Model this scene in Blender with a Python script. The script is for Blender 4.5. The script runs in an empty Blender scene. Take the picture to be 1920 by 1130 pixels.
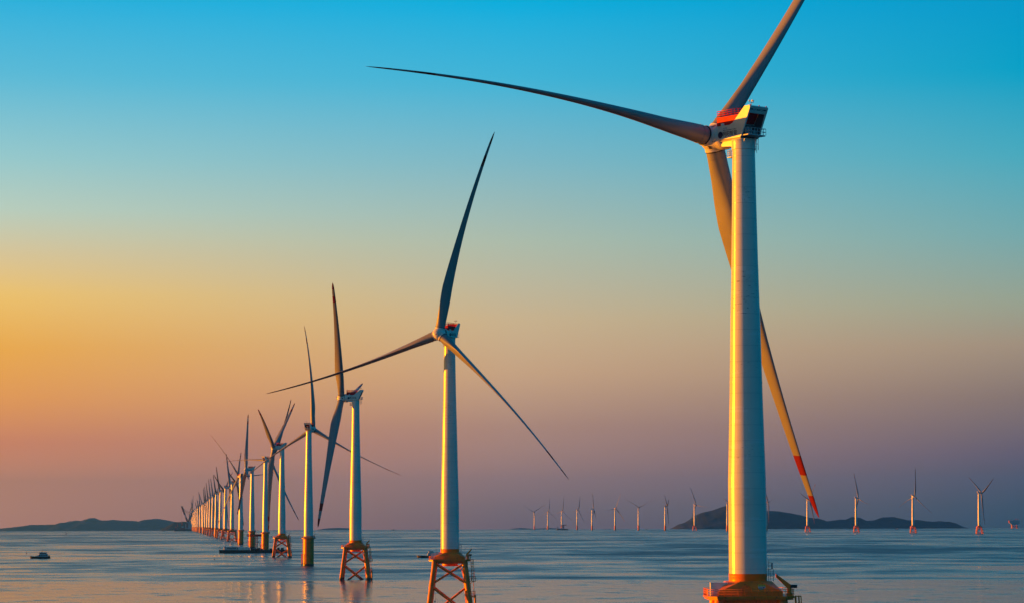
import bpy, bmesh, math, random
from mathutils import Matrix, Vector, noise
R = math.radians
rnd = random.Random(7)
S = bpy.context.scene
COL = S.collection

# ------------------------------------------------------------------ camera
F, HC, RE = 5000.0, 32.5, 7.43e6          # focal length in px of a 1920 px frame, camera height, effective earth radius
TH, RO = math.atan(411.8 / 5000), .0031   # pitch up, roll
cd = bpy.data.cameras.new('camera'); cam = bpy.data.objects.new('camera', cd); COL.objects.link(cam)
cd.sensor_width = 36; cd.lens = 36 * F / 1920; cd.clip_start = 1; cd.clip_end = 200000
cam.matrix_world = Matrix.Translation((0, 0, HC)) @ Matrix.Rotation(math.pi / 2 + TH, 4, 'X') @ Matrix.Rotation(-RO, 4, 'Z')
S.camera = cam
S.render.resolution_x, S.render.resolution_y = 1024, 602
S.view_settings.view_transform = 'Standard'; S.view_settings.look = 'None'
S.view_settings.exposure = 1.35; S.view_settings.gamma = 1; S.view_settings.use_curve_mapping = False

def lin(c):
    return tuple(((v / 255) / 12.92 if v <= 10 else ((v / 255 + .055) / 1.055) ** 2.4) for v in c)

# ------------------------------------------------------------------ sky: dusk gradient by elevation and by angle from the sun
SUN_AZ, SUN_EL = -77.5, 2.0               # azimuth from +Y towards +X
W = bpy.data.worlds.new('World'); S.world = W; W.use_nodes = True
nt = W.node_tree; nt.nodes.clear()
def N(tree, typ, **kw):
    n = tree.nodes.new(typ)
    for k, v in kw.items():
        if k == 'op': n.operation = v
        elif k.startswith('i_'): n.inputs[k[2:].replace('_', ' ')].default_value = v
        else: setattr(n, k, v)
    return n
def mth(tree, op, a, b=None, c=None, clamp=False):
    n = tree.nodes.new('ShaderNodeMath'); n.operation = op; n.use_clamp = clamp
    for i, v in enumerate((a, b, c)):
        if v is None: continue
        if isinstance(v, (int, float)): n.inputs[i].default_value = v
        else: tree.links.new(v, n.inputs[i])
    return n.outputs[0]
def ramp(tree, fac, stops, interp='LINEAR'):
    n = tree.nodes.new('ShaderNodeValToRGB'); cr = n.color_ramp; cr.interpolation = interp
    while len(cr.elements) < len(stops): cr.elements.new(.5)
    for e, (p, c) in zip(cr.elements, stops):
        e.position = p; e.color = (*c, 1) if len(c) == 3 else c
    if fac is not None: tree.links.new(fac, n.inputs[0])
    return n.outputs[0]
def mixc(tree, fac, a, b, blend='MIX'):
    n = tree.nodes.new('ShaderNodeMix'); n.data_type = 'RGBA'; n.blend_type = blend
    for s, v in ((n.inputs[0], fac), (n.inputs[6], a), (n.inputs[7], b)):
        if isinstance(v, (int, float)): s.default_value = v
        elif isinstance(v, tuple): s.default_value = (*v, 1) if len(v) == 3 else v
        else: tree.links.new(v, s)
    return n.outputs[2]
tc = nt.nodes.new('ShaderNodeTexCoord')
sx = nt.nodes.new('ShaderNodeSeparateXYZ'); nt.links.new(tc.outputs['Generated'], sx.inputs[0])
el = mth(nt, 'ARCSINE', sx.outputs[2])
eld = mth(nt, 'MAXIMUM', mth(nt, 'MULTIPLY_ADD', el, 180 / math.pi, 1.0), 0.0)     # degrees + 1
tpos = mth(nt, 'SQRT', mth(nt, 'DIVIDE', eld, 91.0))
az = mth(nt, 'ARCTAN2', sx.outputs[0], sx.outputs[1])
daz = mth(nt, 'ABSOLUTE', mth(nt, 'SUBTRACT', mth(nt, 'MULTIPLY', az, 180 / math.pi), SUN_AZ))
daz = mth(nt, 'MINIMUM', daz, mth(nt, 'SUBTRACT', 360.0, daz))
P = lambda e: math.sqrt((e + 1) / 91)
SKY = {  # angle from the sun: [(elevation, sRGB)]
 25: [(-1,(235,130,40)),(1,(250,140,30)),(4,(255,165,30)),(8,(245,165,50)),(12,(215,150,70)),(20,(130,105,65)),(32,(55,75,70)),(50,(0,58,85)),(90,(0,56,95))],
 45: [(-1,(215,120,50)),(3,(238,155,48)),(8,(220,168,85)),(12,(150,142,104)),(20,(60,108,112)),(35,(0,75,102)),(60,(0,58,92)),(90,(0,56,95))],
 66.5: [(-1,(240,158,126)),(-0.1,(242,158,126)),(0.3,(248,161,124)),(0.88,(250,158,116)),(1.7,(242,146,99)),(2.6,(255,167,79)),(3.7,(256,182,68)),(4.8,(254,205,108)),(5.7,(228,207,158)),(6.6,(194,214,196)),(7.7,(156,208,211)),(9.4,(94,192,221)),(11.1,(39,181,226)),(20,(0,120,172)),(45,(0,78,122)),(90,(0,56,95))],
 77.5: [(-1,(150,116,121)),(-0.1,(150,117,121)),(0.3,(166,129,126)),(0.88,(196,145,134)),(2.02,(199,151,128)),(3.16,(220,177,135)),(4.3,(218,190,146)),(6.0,(182,197,177)),(7.7,(131,190,203)),(9.4,(67,185,220)),(11.1,(0,178,226)),(20,(0,122,178)),(45,(0,85,135)),(90,(0,56,95))],
 88.5: [(-1,(50,83,95)),(-0.1,(55,83,95)),(0.3,(74,88,98)),(1.4,(119,100,114)),(2.6,(150,126,113)),(3.7,(176,154,128)),(4.6,(162,172,148)),(6.0,(123,177,178)),(7.7,(74,176,196)),(9.4,(0,166,203)),(11.1,(0,156,206)),(20,(0,118,172)),(45,(0,85,135)),(90,(0,56,95))],
 120: [(-1,(10,84,116)),(0,(12,92,122)),(4,(10,114,146)),(10,(0,128,165)),(20,(0,125,168)),(45,(0,95,145)),(90,(0,56,95))],
}
keys = sorted(SKY)
cols = [ramp(nt, tpos, [(P(e), lin(c)) for e, c in SKY[k]]) for k in keys]
acc = cols[0]
for k0, k1, c in zip(keys, keys[1:], cols[1:]):
    f = mth(nt, 'DIVIDE', mth(nt, 'SUBTRACT', daz, float(k0)), float(k1 - k0), clamp=True)
    acc = mixc(nt, f, acc, c)
bg = nt.nodes.new('ShaderNodeBackground'); nt.links.new(acc, bg.inputs[0]); bg.inputs[1].default_value = .392     # 2 ** -exposure: the sky keeps its own colours
wo = nt.nodes.new('ShaderNodeOutputWorld'); nt.links.new(bg.outputs[0], wo.inputs[0])

# ------------------------------------------------------------------ sun
sl = bpy.data.lights.new('sun', 'SUN'); so = bpy.data.objects.new('sun', sl); COL.objects.link(so)
sl.energy = 5.0; sl.angle = R(.55); sl.color = (1, .29, .001)
sd = Vector((math.sin(R(SUN_AZ)) * math.cos(R(SUN_EL)), math.cos(R(SUN_AZ)) * math.cos(R(SUN_EL)), math.sin(R(SUN_EL))))
so.rotation_euler = sd.to_track_quat('Z', 'Y').to_euler()

# ------------------------------------------------------------------ materials
def mat(name, col, rough=.5, spec=.5, metal=0):
    m = bpy.data.materials.new(name); m.use_nodes = True
    b = m.node_tree.nodes['Principled BSDF']
    b.inputs['Base Color'].default_value = (*col, 1); b.inputs['Roughness'].default_value = rough
    b.inputs['Specular IOR Level'].default_value = spec; b.inputs['Metallic'].default_value = metal
    return m
def noisy(m, col, amount=.18, scale=.6, rvar=.1):
    """uneven weathering: two noises vary the paint's value and its gloss"""
    t = m.node_tree; b = t.nodes['Principled BSDF']
    co = t.nodes.new('ShaderNodeTexCoord')
    n1 = N(t, 'ShaderNodeTexNoise'); n1.inputs['Scale'].default_value = scale; n1.inputs['Detail'].default_value = 6
    t.links.new(co.outputs['Object'], n1.inputs['Vector'])
    lo = tuple(v * (1 - amount) for v in col); hi = tuple(min(1, v * (1 + amount * .5)) for v in col)
    c = ramp(t, n1.outputs[0], [(.3, lo), (.7, hi)])
    t.links.new(c, b.inputs['Base Color'])
    r0 = b.inputs['Roughness'].default_value
    t.links.new(mth(t, 'MULTIPLY_ADD', n1.outputs[0], rvar * 2, r0 - rvar), b.inputs['Roughness'])
    return co, c
WHITE = (.77, .75, .67)
M = {}
M['white'] = mat('white_paint', WHITE, .3); noisy(M['white'], WHITE, .1, .5, .05)
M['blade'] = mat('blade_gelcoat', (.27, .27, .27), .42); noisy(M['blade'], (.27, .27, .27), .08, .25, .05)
M['red'] = mat('red_paint', (.72, .010, .012), .6, .2); noisy(M['red'], (.72, .010, .012), .2, .8)
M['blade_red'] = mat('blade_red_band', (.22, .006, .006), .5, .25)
M['grey'] = mat('grey_steel', (.3, .31, .32), .45); noisy(M['grey'], (.3, .31, .32), .2, .8)
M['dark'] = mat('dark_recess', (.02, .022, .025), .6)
M['liner'] = mat('dark_grey_lining', (.09, .09, .1), .6)  # dark colour standing in for the shade deep inside the nacelle hood
M['rail'] = mat('galvanised_rail', (.5, .5, .5), .4)
M['blue'] = mat('blue_print', (.01, .12, .45), .5)
M['navy'] = mat('navy_print', (.006, .012, .06), .5)
M['ink'] = mat('dark_print', (.02, .025, .035), .5)
M['black'] = mat('black_hull', (.012, .013, .015), .5); noisy(M['black'], (.014, .014, .016), .4, .5)
M['cabin'] = mat('cabin_paint', (.5, .53, .54), .5); noisy(M['cabin'], (.5, .53, .54), .3, .4)
M['glass'] = mat('dark_window', (.01, .015, .02), .08)
M['hullred'] = mat('red_oxide_paint', (.4, .05, .03), .5); noisy(M['hullred'], (.4, .05, .03), .3, .3)
M['green'] = mat('green_print', (.01, .2, .06), .5)
M['signw'] = mat('sign_white', (.6, .6, .6), .5)
M['signy'] = mat('sign_yellow', (.7, .6, .05), .5)

# foundation paint: golden yellow with rust runs and a dark tidal band at the waterline
YEL = (.93, .205, .003)
m = M['yellow'] = mat('golden_foundation_paint', YEL, .4)
t = m.node_tree; b = t.nodes['Principled BSDF']
co, c = noisy(m, YEL, .3, .35)
sp = N(t, 'ShaderNodeSeparateXYZ'); t.links.new(co.outputs['Object'], sp.inputs[0])
mp = N(t, 'ShaderNodeMapping'); mp.inputs['Scale'].default_value = (2.2, 2.2, .12); t.links.new(co.outputs['Object'], mp.inputs[0])
nr = N(t, 'ShaderNodeTexNoise'); nr.inputs['Scale'].default_value = 1.0; nr.inputs['Detail'].default_value = 5; t.links.new(mp.outputs[0], nr.inputs['Vector'])
c2 = mixc(t, ramp(t, nr.outputs[0], [(.58, (0, 0, 0)), (.72, (.7, .7, .7))]), c, (.25, .045, .006))
ne = N(t, 'ShaderNodeTexNoise'); ne.inputs['Scale'].default_value = 1.5; t.links.new(co.outputs['Object'], ne.inputs['Vector'])
tide = mth(t, 'ADD', sp.outputs[2], mth(t, 'MULTIPLY_ADD', ne.outputs[0], 1.2, -.6))
c3 = mixc(t, ramp(t, mth(t, 'DIVIDE', tide, 4.0), [(.28, (1, 1, 1)), (.42, (0, 0, 0))]), c2, (.018, .016, .013))
t.links.new(c3, b.inputs['Base Color'])

# tower paint: can seams every few metres, touch-up patches, scuffs on the flange lines
m = M['tower'] = mat('tower_paint', WHITE, .24)
t = m.node_tree; b = t.nodes['Principled BSDF']
co = N(t, 'ShaderNodeTexCoord'); sp = N(t, 'ShaderNodeSeparateXYZ'); t.links.new(co.outputs['Object'], sp.inputs[0])
fr = mth(t, 'FRACT', mth(t, 'DIVIDE', sp.outputs[2], 2.9))
seam = ramp(t, fr, [(0, (1, 1, 1)), (.018, (.35, .35, .35)), (.03, (0, 0, 0)), (.985, (0, 0, 0)), (1, (1, 1, 1))])
ang = mth(t, 'ARCTAN2', sp.outputs[0], sp.outputs[1])
cb = N(t, 'ShaderNodeCombineXYZ'); t.links.new(mth(t, 'MULTIPLY', ang, 1.5), cb.inputs[0]); t.links.new(mth(t, 'MULTIPLY', sp.outputs[2], 3.4), cb.inputs[1])
ns = N(t, 'ShaderNodeTexNoise'); ns.inputs['Scale'].default_value = 1.0; ns.inputs['Detail'].default_value = 7; ns.inputs['Roughness'].default_value = .65
t.links.new(cb.outputs[0], ns.inputs['Vector'])
# scuff zones, in metres above the water: where the transport cradles rubbed
zone = ramp(t, mth(t, 'DIVIDE', sp.outputs[2], 110.0), [(0, (0,)*3), (.385, (0,)*3), (.40, (.8,)*3), (.41, (.8,)*3), (.42, (0,)*3), (.53, (0,)*3), (.535, (.6,)*3), (.55, (.6,)*3), (.56, (0,)*3), (.62, (0,)*3), (.64, (.9,)*3), (.70, (.9,)*3), (.72, (0,)*3), (.80, (0,)*3), (.83, (.6,)*3), (.855, (0,)*3), (1, (0,)*3)])
sc = ramp(t, ns.outputs[0], [(.585, (0,)*3), (.65, (1,)*3)])
scuff = mixc(t, 1.0, sc, zone, 'MULTIPLY')
vo = N(t, 'ShaderNodeTexVoronoi'); vo.distance = 'CHEBYCHEV'; vo.inputs['Scale'].default_value = .4; t.links.new(cb.outputs[0], vo.inputs['Vector'])
n2 = N(t, 'ShaderNodeTexNoise'); n2.inputs['Scale'].default_value = .12; n2.inputs['Detail'].default_value = 8; t.links.new(co.outputs['Object'], n2.inputs['Vector'])
c = ramp(t, n2.outputs[0], [(.35, tuple(v * .9 for v in WHITE)), (.65, WHITE)])
patch = ramp(t, vo.outputs['Color'], [(.80, (0,)*3), (.82, (.35,)*3)])
c = mixc(t, patch, c, (.86, .86, .85))
c = mixc(t, mth(t, 'MULTIPLY', seam, .4), c, (.2, .2, .2))
c = mixc(t, scuff, c, (.03, .03, .035))
t.links.new(c, b.inputs['Base Color'])
bp = N(t, 'ShaderNodeBump'); bp.inputs['Strength'].default_value = .25; bp.inputs['Distance'].default_value = .02
t.links.new(mth(t, 'MULTIPLY', seam, -1.0), bp.inputs['Height']); t.links.new(bp.outputs[0], b.inputs['Normal'])

# sea: dark water; slicks of smooth water mirror the low sky, ruffled water mirrors the high sky
m = M['sea'] = mat('sea_water', (.003, .062, .088), .2); b = m.node_tree.nodes['Principled BSDF']; t = m.node_tree
b.inputs['IOR'].default_value = 1.33
ge = N(t, 'ShaderNodeNewGeometry'); sp = N(t, 'ShaderNodeSeparateXYZ'); t.links.new(ge.outputs['Position'], sp.inputs[0])
def seanoise(sx_, sy_, det, off=0, rough=.5):
    mp = N(t, 'ShaderNodeMapping'); mp.inputs['Scale'].default_value = (1 / sx_, 1 / sy_, 0); mp.inputs['Location'].default_value = (off, off * .7, off)
    t.links.new(ge.outputs['Position'], mp.inputs[0])
    n = N(t, 'ShaderNodeTexNoise'); n.inputs['Scale'].default_value = 1; n.inputs['Detail'].default_value = det; n.inputs['Roughness'].default_value = rough
    t.links.new(mp.outputs[0], n.inputs['Vector']); return n.outputs[0]
nA = seanoise(110, 120, 4, 3.1, .6); nB = seanoise(330, 480, 4, 8.4, .55); nC = seanoise(1300, 2300, 3, 1.7); nD = seanoise(20, 24, 4, 5.5, .62)
edge = mth(t, 'ADD', mth(t, 'MULTIPLY_ADD', nA, 60.0, 1385.0), mth(t, 'MULTIPLY_ADD', nB, 190.0, -50.0))
dist = sp.outputs[1]
far = mth(t, 'DIVIDE', mth(t, 'SUBTRACT', dist, edge), 50.0, clamp=True)          # 0 in the calm water close by
nF = seanoise(34, 60, 4, 6.6, .6)
bands = mth(t, 'ADD', mth(t, 'MULTIPLY_ADD', nF, .45, -.22), mth(t, 'MULTIPLY', nA, .9))
bands = mth(t, 'ADD', mth(t, 'ADD', bands, mth(t, 'MULTIPLY', nB, .8)), mth(t, 'MULTIPLY', nC, .5))   # mean 1.1
bands = mth(t, 'MULTIPLY', mth(t, 'SUBTRACT', bands, .93), 2.6, clamp=True)
calm = mth(t, 'MULTIPLY', mth(t, 'SUBTRACT', nD, .545), 4.0, clamp=True)
ruf = mth(t, 'ADD', mth(t, 'MULTIPLY', bands, far), mth(t, 'MULTIPLY', calm, mth(t, 'SUBTRACT', 1.0, far)))
t.links.new(mth(t, 'MULTIPLY_ADD', ruf, .34, .135), b.inputs['Roughness'])
w1 = seanoise(5, 9, 3, 2.2); w2 = seanoise(20, 40, 2, 4.2)
hgt = mth(t, 'ADD', mth(t, 'MULTIPLY', w1, .05), mth(t, 'MULTIPLY', w2, .34))
bp = N(t, 'ShaderNodeBump'); bp.inputs['Strength'].default_value = 1.0; bp.inputs['Distance'].default_value = 1.0
t.links.new(hgt, bp.inputs['Height']); t.links.new(bp.outputs[0], b.inputs['Normal'])

# land: scrub over rock, bare rock low down
m = M['land'] = mat('island_scrub', (.05, .06, .035), .9, .2); b = m.node_tree.nodes['Principled BSDF']; t = m.node_tree
co = N(t, 'ShaderNodeTexCoord'); sp = N(t, 'ShaderNodeSeparateXYZ'); t.links.new(co.outputs['Object'], sp.inputs[0])
n1 = N(t, 'ShaderNodeTexNoise'); n1.inputs['Scale'].default_value = .012; n1.inputs['Detail'].default_value = 8; t.links.new(co.outputs['Object'], n1.inputs['Vector'])
veg = ramp(t, n1.outputs[0], [(.35, (.008, .016, .012)), (.65, (.022, .032, .02))])
rk = mth(t, 'ADD', mth(t, 'MULTIPLY', sp.outputs[2], -.012), mth(t, 'MULTIPLY_ADD', n1.outputs[0], 3.2, -1.15))
t.links.new(mixc(t, ramp(t, rk, [(.38, (0,)*3), (.55, (1,)*3)]), veg, (.05, .04, .035)), b.inputs['Base Color'])

# ------------------------------------------------------------------ mesh helpers
class MB:
    """collects shapes; build() links them as ONE mesh object"""
    def __init__(s): s.v = []; s.f = []; s.m = []; s.sm = []
    def add(s, vs, fs, mi=0, smooth=False):
        o = len(s.v); s.v += [tuple(v) for v in vs]
        for f in fs: s.f.append([o + i for i in f]); s.m.append(mi); s.sm.append(smooth)
        return s
    def box(s, x0, x1, y0, y1, z0, z1, mi=0, ch=0):
        if ch:   # chamfered in plan
            p = [(x0+ch,y0),(x1-ch,y0),(x1,y0+ch),(x1,y1-ch),(x1-ch,y1),(x0+ch,y1),(x0,y1-ch),(x0,y0+ch)]
            return s.prism(p, z0, z1, mi)
        return s.prism([(x0,y0),(x1,y0),(x1,y1),(x0,y1)], z0, z1, mi)
    def prism(s, poly, a0, a1, mi=0, axis='Z'):
        n = len(poly)
        cv = {'Z': lambda p, a: (p[0], p[1], a), 'X': lambda p, a: (a, p[0], p[1]), 'Y': lambda p, a: (p[0], a, p[1])}[axis]
        vs = [cv(p, a0) for p in poly] + [cv(p, a1) for p in poly]
        fs = [list(range(n))[::-1], list(range(n, 2 * n))] + [[i, (i + 1) % n, n + (i + 1) % n, n + i] for i in range(n)]
        return s.add(vs, fs, mi)
    def tube(s, p, q, r, r2=None, n=12, mi=0, caps=True):
        p, q = Vector(p), Vector(q); r2 = r if r2 is None else r2
        z = (q - p).normalized(); x = z.orthogonal().normalized(); y = z.cross(x)
        vs = []
        for c, rr in ((p, r), (q, r2)):
            for i in range(n):
                a = 2 * math.pi * i / n; vs.append(c + (x * math.cos(a) + y * math.sin(a)) * rr)
        s.add(vs, [[i, (i + 1) % n, n + (i + 1) % n, n + i] for i in range(n)], mi, True)
        if caps: s.add(vs[:n], [list(range(n))[::-1]], mi); s.add(vs[n:], [list(range(n))], mi)
        return s
    def path(s, pts, r, n=8, mi=0):
        for a, b_ in zip(pts, pts[1:]): s.tube(a, b_, r, n=n, mi=mi)
        return s
    def lathe(s, prof, n=48, axis='Z', at=(0, 0, 0), mi=0, smooth=True, caps=True):
        vs = []
        for h, r in prof:
            for i in range(n):
                a = 2 * math.pi * i / n; c_, s_ = r * math.cos(a), r * math.sin(a)
                v = {'Z': (c_, s_, h), 'Y': (s_, h, c_), 'X': (h, c_, s_)}[axis]
                vs.append((v[0] + at[0], v[1] + at[1], v[2] + at[2]))
        fs = []
        for k in range(len(prof) - 1):
            for i in range(n): fs.append([k*n+i, k*n+(i+1)%n, (k+1)*n+(i+1)%n, (k+1)*n+i])
        s.add(vs, fs, mi, smooth)
        if caps:
            s.add(vs[:n], [list(range(n))[::-1]], mi); s.add(vs[-n:], [list(range(n))], mi)
        return s
    def rails(s, pts, h=1.1, step=1.5, r=.035, bars=(.5, 1.0), closed=False, mi=0):
        pts = [Vector(p) for p in pts]
        if closed: pts = pts + [pts[0]]
        for a, b_ in zip(pts, pts[1:]):
            L = (b_ - a).length; n = max(1, round(L / step))
            for i in range(n + 1):
                p = a.lerp(b_, i / n); s.tube(p, p + Vector((0, 0, h)), r, n=6, mi=mi)
            for f in bars:
                o = Vector((0, 0, h * f)); s.tube(a + o, b_ + o, r, n=6, mi=mi)
        return s
    def ladder(s, p, q, w=(.5, 0, 0), r=.05, step=.6, mi=0, cage=None):
        p, q, w = Vector(p), Vector(q), Vector(w) / 2
        s.tube(p - w, q - w, r, n=6, mi=mi); s.tube(p + w, q + w, r, n=6, mi=mi)
        n = int((q - p).length / step)
        for i in range(1, n): c = p.lerp(q, i / n); s.tube(c - w, c + w, r * .7, n=5, mi=mi)
        if cage:
            cg = Vector(cage); k = int((q - p).length / 1.2)
            for i in range(1, k + 1):
                c = p.lerp(q, i / k); s.path([c - w, c - w * 1.2 + cg * .6, c + cg, c + w * 1.2 + cg * .6, c + w], r * .7, 5, mi)
            for o in (-w * 1.2 + cg * .6, cg, w * 1.2 + cg * .6): s.tube(p.lerp(q, .15) + o, q + o, r * .7, n=5, mi=mi)
        return s
    def mesh(s, name, mats):
        me = bpy.data.meshes.new(name); me.from_pydata(s.v, [], s.f)
        for k in mats: me.materials.append(M[k])
        me.polygons.foreach_set('material_index', s.m); me.polygons.foreach_set('use_smooth', s.sm)
        bm = bmesh.new(); bm.from_mesh(me); bmesh.ops.remove_doubles(bm, verts=bm.verts, dist=1e-4)
        bmesh.ops.recalc_face_normals(bm, faces=bm.faces)
        for e_ in bm.edges:
            if len(e_.link_faces) == 2 and e_.calc_face_angle(0) > R(38): e_.smooth = False
        bm.to_mesh(me); bm.free(); return me
    def build(s, name, mats, parent=None, **tags):
        return link(name, s.mesh(name, mats), parent, **tags)
def link(name, me, parent=None, matrix=None, **tags):
    o = bpy.data.objects.new(name, me); COL.objects.link(o)
    if parent: o.parent = parent
    if matrix is not None: o.matrix_local = matrix
    for k, v in tags.items(): o[k] = v
    return o
def thing(name, label, cat, loc, rotz=0, group=None):
    o = bpy.data.objects.new(name, None); COL.objects.link(o); o.location = loc; o.rotation_euler = (0, 0, rotz)
    o.empty_display_size = 5; o['label'] = label; o['category'] = cat
    if group: o['group'] = group
    return o
def text_mesh(body, size, name, depth=.004):
    c = bpy.data.curves.new(name, 'FONT'); c.body = body; c.size = size; c.align_x = 'CENTER'; c.align_y = 'CENTER'; c.extrude = depth; c.offset = size * .012
    o = bpy.data.objects.new(name, c); COL.objects.link(o); bpy.context.view_layer.update()
    me = bpy.data.meshes.new_from_object(o.evaluated_get(bpy.context.evaluated_depsgraph_get())); bpy.data.objects.remove(o); bpy.data.curves.remove(c)
    me.name = name; return me

# ------------------------------------------------------------------ pixel -> place
def ray(px, py):
    a2, b2 = px - 960, 565 - py
    a = a2 * math.cos(RO) + b2 * math.sin(RO); b_ = -a2 * math.sin(RO) + b2 * math.cos(RO)
    return a / F, math.cos(TH) - b_ / F * math.sin(TH), math.sin(TH) + b_ / F * math.cos(TH)
def at(px, py, Y):
    x, y, z = ray(px, py); return Vector((x / y * Y, Y, HC + z / y * Y))
def sea_z(x, y): return -(x * x + y * y) / (2 * RE)
def on_sea(px, Y):
    x = at(px, 990, Y).x; return Vector((x, Y, sea_z(x, Y)))
def eye_y(px): return 976.8 - RO * (px - 960)
def waterline_depth(px, py):
    k = (py - eye_y(px)) / F; A = 1 / (2 * RE); return (k - math.sqrt(max(0, k * k - 4 * A * HC))) / (2 * A)
HUBZ, OV, TILT = 103.0, 8.3, R(5)
def hub_depth(px, hy):
    k = (eye_y(px) - hy) / F; A = 1 / (2 * RE); return (-k + math.sqrt(k * k + 4 * A * (HUBZ - HC))) / (2 * A)

# ------------------------------------------------------------------ sea
def build_sea():
    radii = [0, 150, 400] + [400 * (34500 / 400) ** (i / 70) for i in range(1, 71)]
    n = 256; vs = [(0, 0, 0)]; fs = []
    for r in radii[1:]:
        for i in range(n):
            a = 2 * math.pi * i / n; vs.append((r * math.sin(a), r * math.cos(a), -r * r / (2 * RE)))
    for i in range(n): fs.append([0, 1 + (i + 1) % n, 1 + i])
    for k in range(len(radii) - 2):
        a0, b0 = 1 + k * n, 1 + (k + 1) * n
        for i in range(n): fs.append([a0 + i, a0 + (i + 1) % n, b0 + (i + 1) % n, b0 + i])
    me = bpy.data.meshes.new('sea'); me.from_pydata(vs, [], fs); me.materials.append(M['sea'])
    me.polygons.foreach_set('use_smooth', [True] * len(fs))
    bm = bmesh.new(); bm.from_mesh(me); bmesh.ops.recalc_face_normals(bm, faces=bm.faces)
    bm.faces.ensure_lookup_table()
    if bm.faces[0].normal.z < 0: bmesh.ops.reverse_faces(bm, faces=bm.faces)
    bm.to_mesh(me); bm.free()
    link('sea', me, kind='structure')
build_sea()

# ------------------------------------------------------------------ far land, from skyline points at a distance
def land(name, prof, Y, depth, label=None, seed=0, **tags):
    pts = [at(x, y, Y) for x, y in prof]
    x0, x1 = pts[0].x, pts[-1].x
    nu, nv = 260, 36; vs = []; fs = []
    zb = sea_z(0, Y) - 4
    def ht(x):
        for a, b_ in zip(pts, pts[1:]):
            if x <= b_.x: f = (x - a.x) / max(1e-6, b_.x - a.x); return a.z + (b_.z - a.z) * f
        return pts[-1].z
    for i in range(nu + 1):
        x = x0 + (x1 - x0) * i / nu; h = max(0, ht(x) - zb)
        for j in range(nv + 1):
            v = j / nv * 2 - 1
            sh = max(0.0, 1 - abs(v) ** 1.35)
            q = noise.fractal(Vector((x / 420 + seed, v * depth / 420, seed)), 1.0, 2.1, 5)
            fine = noise.fractal(Vector((x / 60 + seed, v * depth / 60, seed + 3)), 1.0, 2.1, 3)
            hh = h * sh * (1 + .38 * q * min(1, abs(v) * 3)) + fine * min(5, h * .05) * (1 if abs(v) > .05 else .4)
            vs.append((x, Y + v * depth / 2, zb + (hh if abs(v) < 1 else -8)))
    for i in range(nu):
        for j in range(nv):
            a = i * (nv + 1) + j; fs.append([a, a + nv + 1, a + nv + 2, a + 1])
    org = Vector(((x0 + x1) / 2, Y, zb + 4))
    me = bpy.data.meshes.new(name); me.from_pydata([tuple(Vector(v) - org) for v in vs], [], fs); me.materials.append(M['land'])
    me.polygons.foreach_set('use_smooth', [True] * len(fs)); me.update()
    o = link(name, me, **tags); o.location = org
    if label: o['label'] = label
    return o
RANGE = [(-60,991),(0,990.2),(25,987.8),(45,985.3),(58,983.5),(75,983.2),(100,982.5),(112,982),(120,979),(132,976.5),(140,975.3),(150,976.5),(160,973),(170,970.3),(180,972.6),(195,976),(212,973.4),(225,975),(250,975.8),(265,977),(280,972.4),(290,972.8),(310,975.5),(322,977.5),(345,981),(400,988),(430,991)]
ISLE = [(1262,992),(1268,986),(1275,981.5),(1283,980),(1297,972),(1305,965),(1318,960),(1335,956),(1350,951),(1362,947.5),(1378,944.5),(1395,945.5),(1415,951),(1438,957),(1460,957.5),(1480,961),(1500,965),(1515,970),(1530,971),(1550,977),(1560,975.5),(1577,973),(1588,974),(1601,969),(1612.5,970.3),(1625.6,977),(1642.5,975),(1661,968.8),(1676,968.4),(1695,972.8),(1706,975.4),(1729,975),(1745,977.8),(1753,977.8),(1766,976),(1775.6,978),(1785,983),(1797,990)]
ISLET = [(302,994),(306,990),(315,985.5),(322,981),(328,978.2),(336,977.6),(345,977),(356,978),(368,981),(380,986),(392,993)]
FAINT = [(590,994),(600,991.5),(612,989.8),(632,988.6),(652,989.2),(668,990.8),(680,993)]
FAINT2 = [(950,993),(962,990.3),(975,988.8),(985,989.6),(1000,990.6),(1015,989.6),(1032,989),(1050,990.2),(1062,992)]
land('hills', RANGE, 31000, 2600, seed=1.3, kind='structure')
land('island_terrain', ISLE, 17500, 1500, seed=4.1, kind='structure')
land('islet_terrain', ISLET, 18500, 700, seed=9.2, kind='structure')
land('far_hills', FAINT, 33300, 900, seed=6.2, kind='structure')
land('far_hills', FAINT2, 33500, 900, seed=7.7, kind='structure')

# ------------------------------------------------------------------ turbine meshes (local: +Y upwind, Z up)
RB, PB, BETA, CONE = 78.6, 7.5, R(-80), R(.3)
def lerp_tab(tab, s):
    for (a, va), (b_, vb) in zip(tab, tab[1:]):
        if s <= b_: return va + (vb - va) * (s - a) / (b_ - a)
    return tab[-1][1]
CH = [(0,3.55),(.05,3.65),(.1,4.1),(.16,4.85),(.22,5.15),(.3,4.75),(.4,4.05),(.5,3.45),(.6,2.95),(.7,2.5),(.8,2.1),(.9,1.65),(.95,1.35),(.98,.95),(1,.18)]
TK = [(0,1),(.05,.96),(.1,.76),(.16,.52),(.22,.41),(.3,.34),(.4,.29),(.5,.26),(.7,.22),(1,.18)]
TW = [(0,R(-13)),(.15,R(-12)),(.3,R(-8)),(.5,R(-4)),(.7,R(-2)),(1,R(0))]
CHORD = R(-88)
AX = [(0,.5),(.05,.49),(.12,.42),(.22,.34),(.5,.34),(1,.36)]
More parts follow.
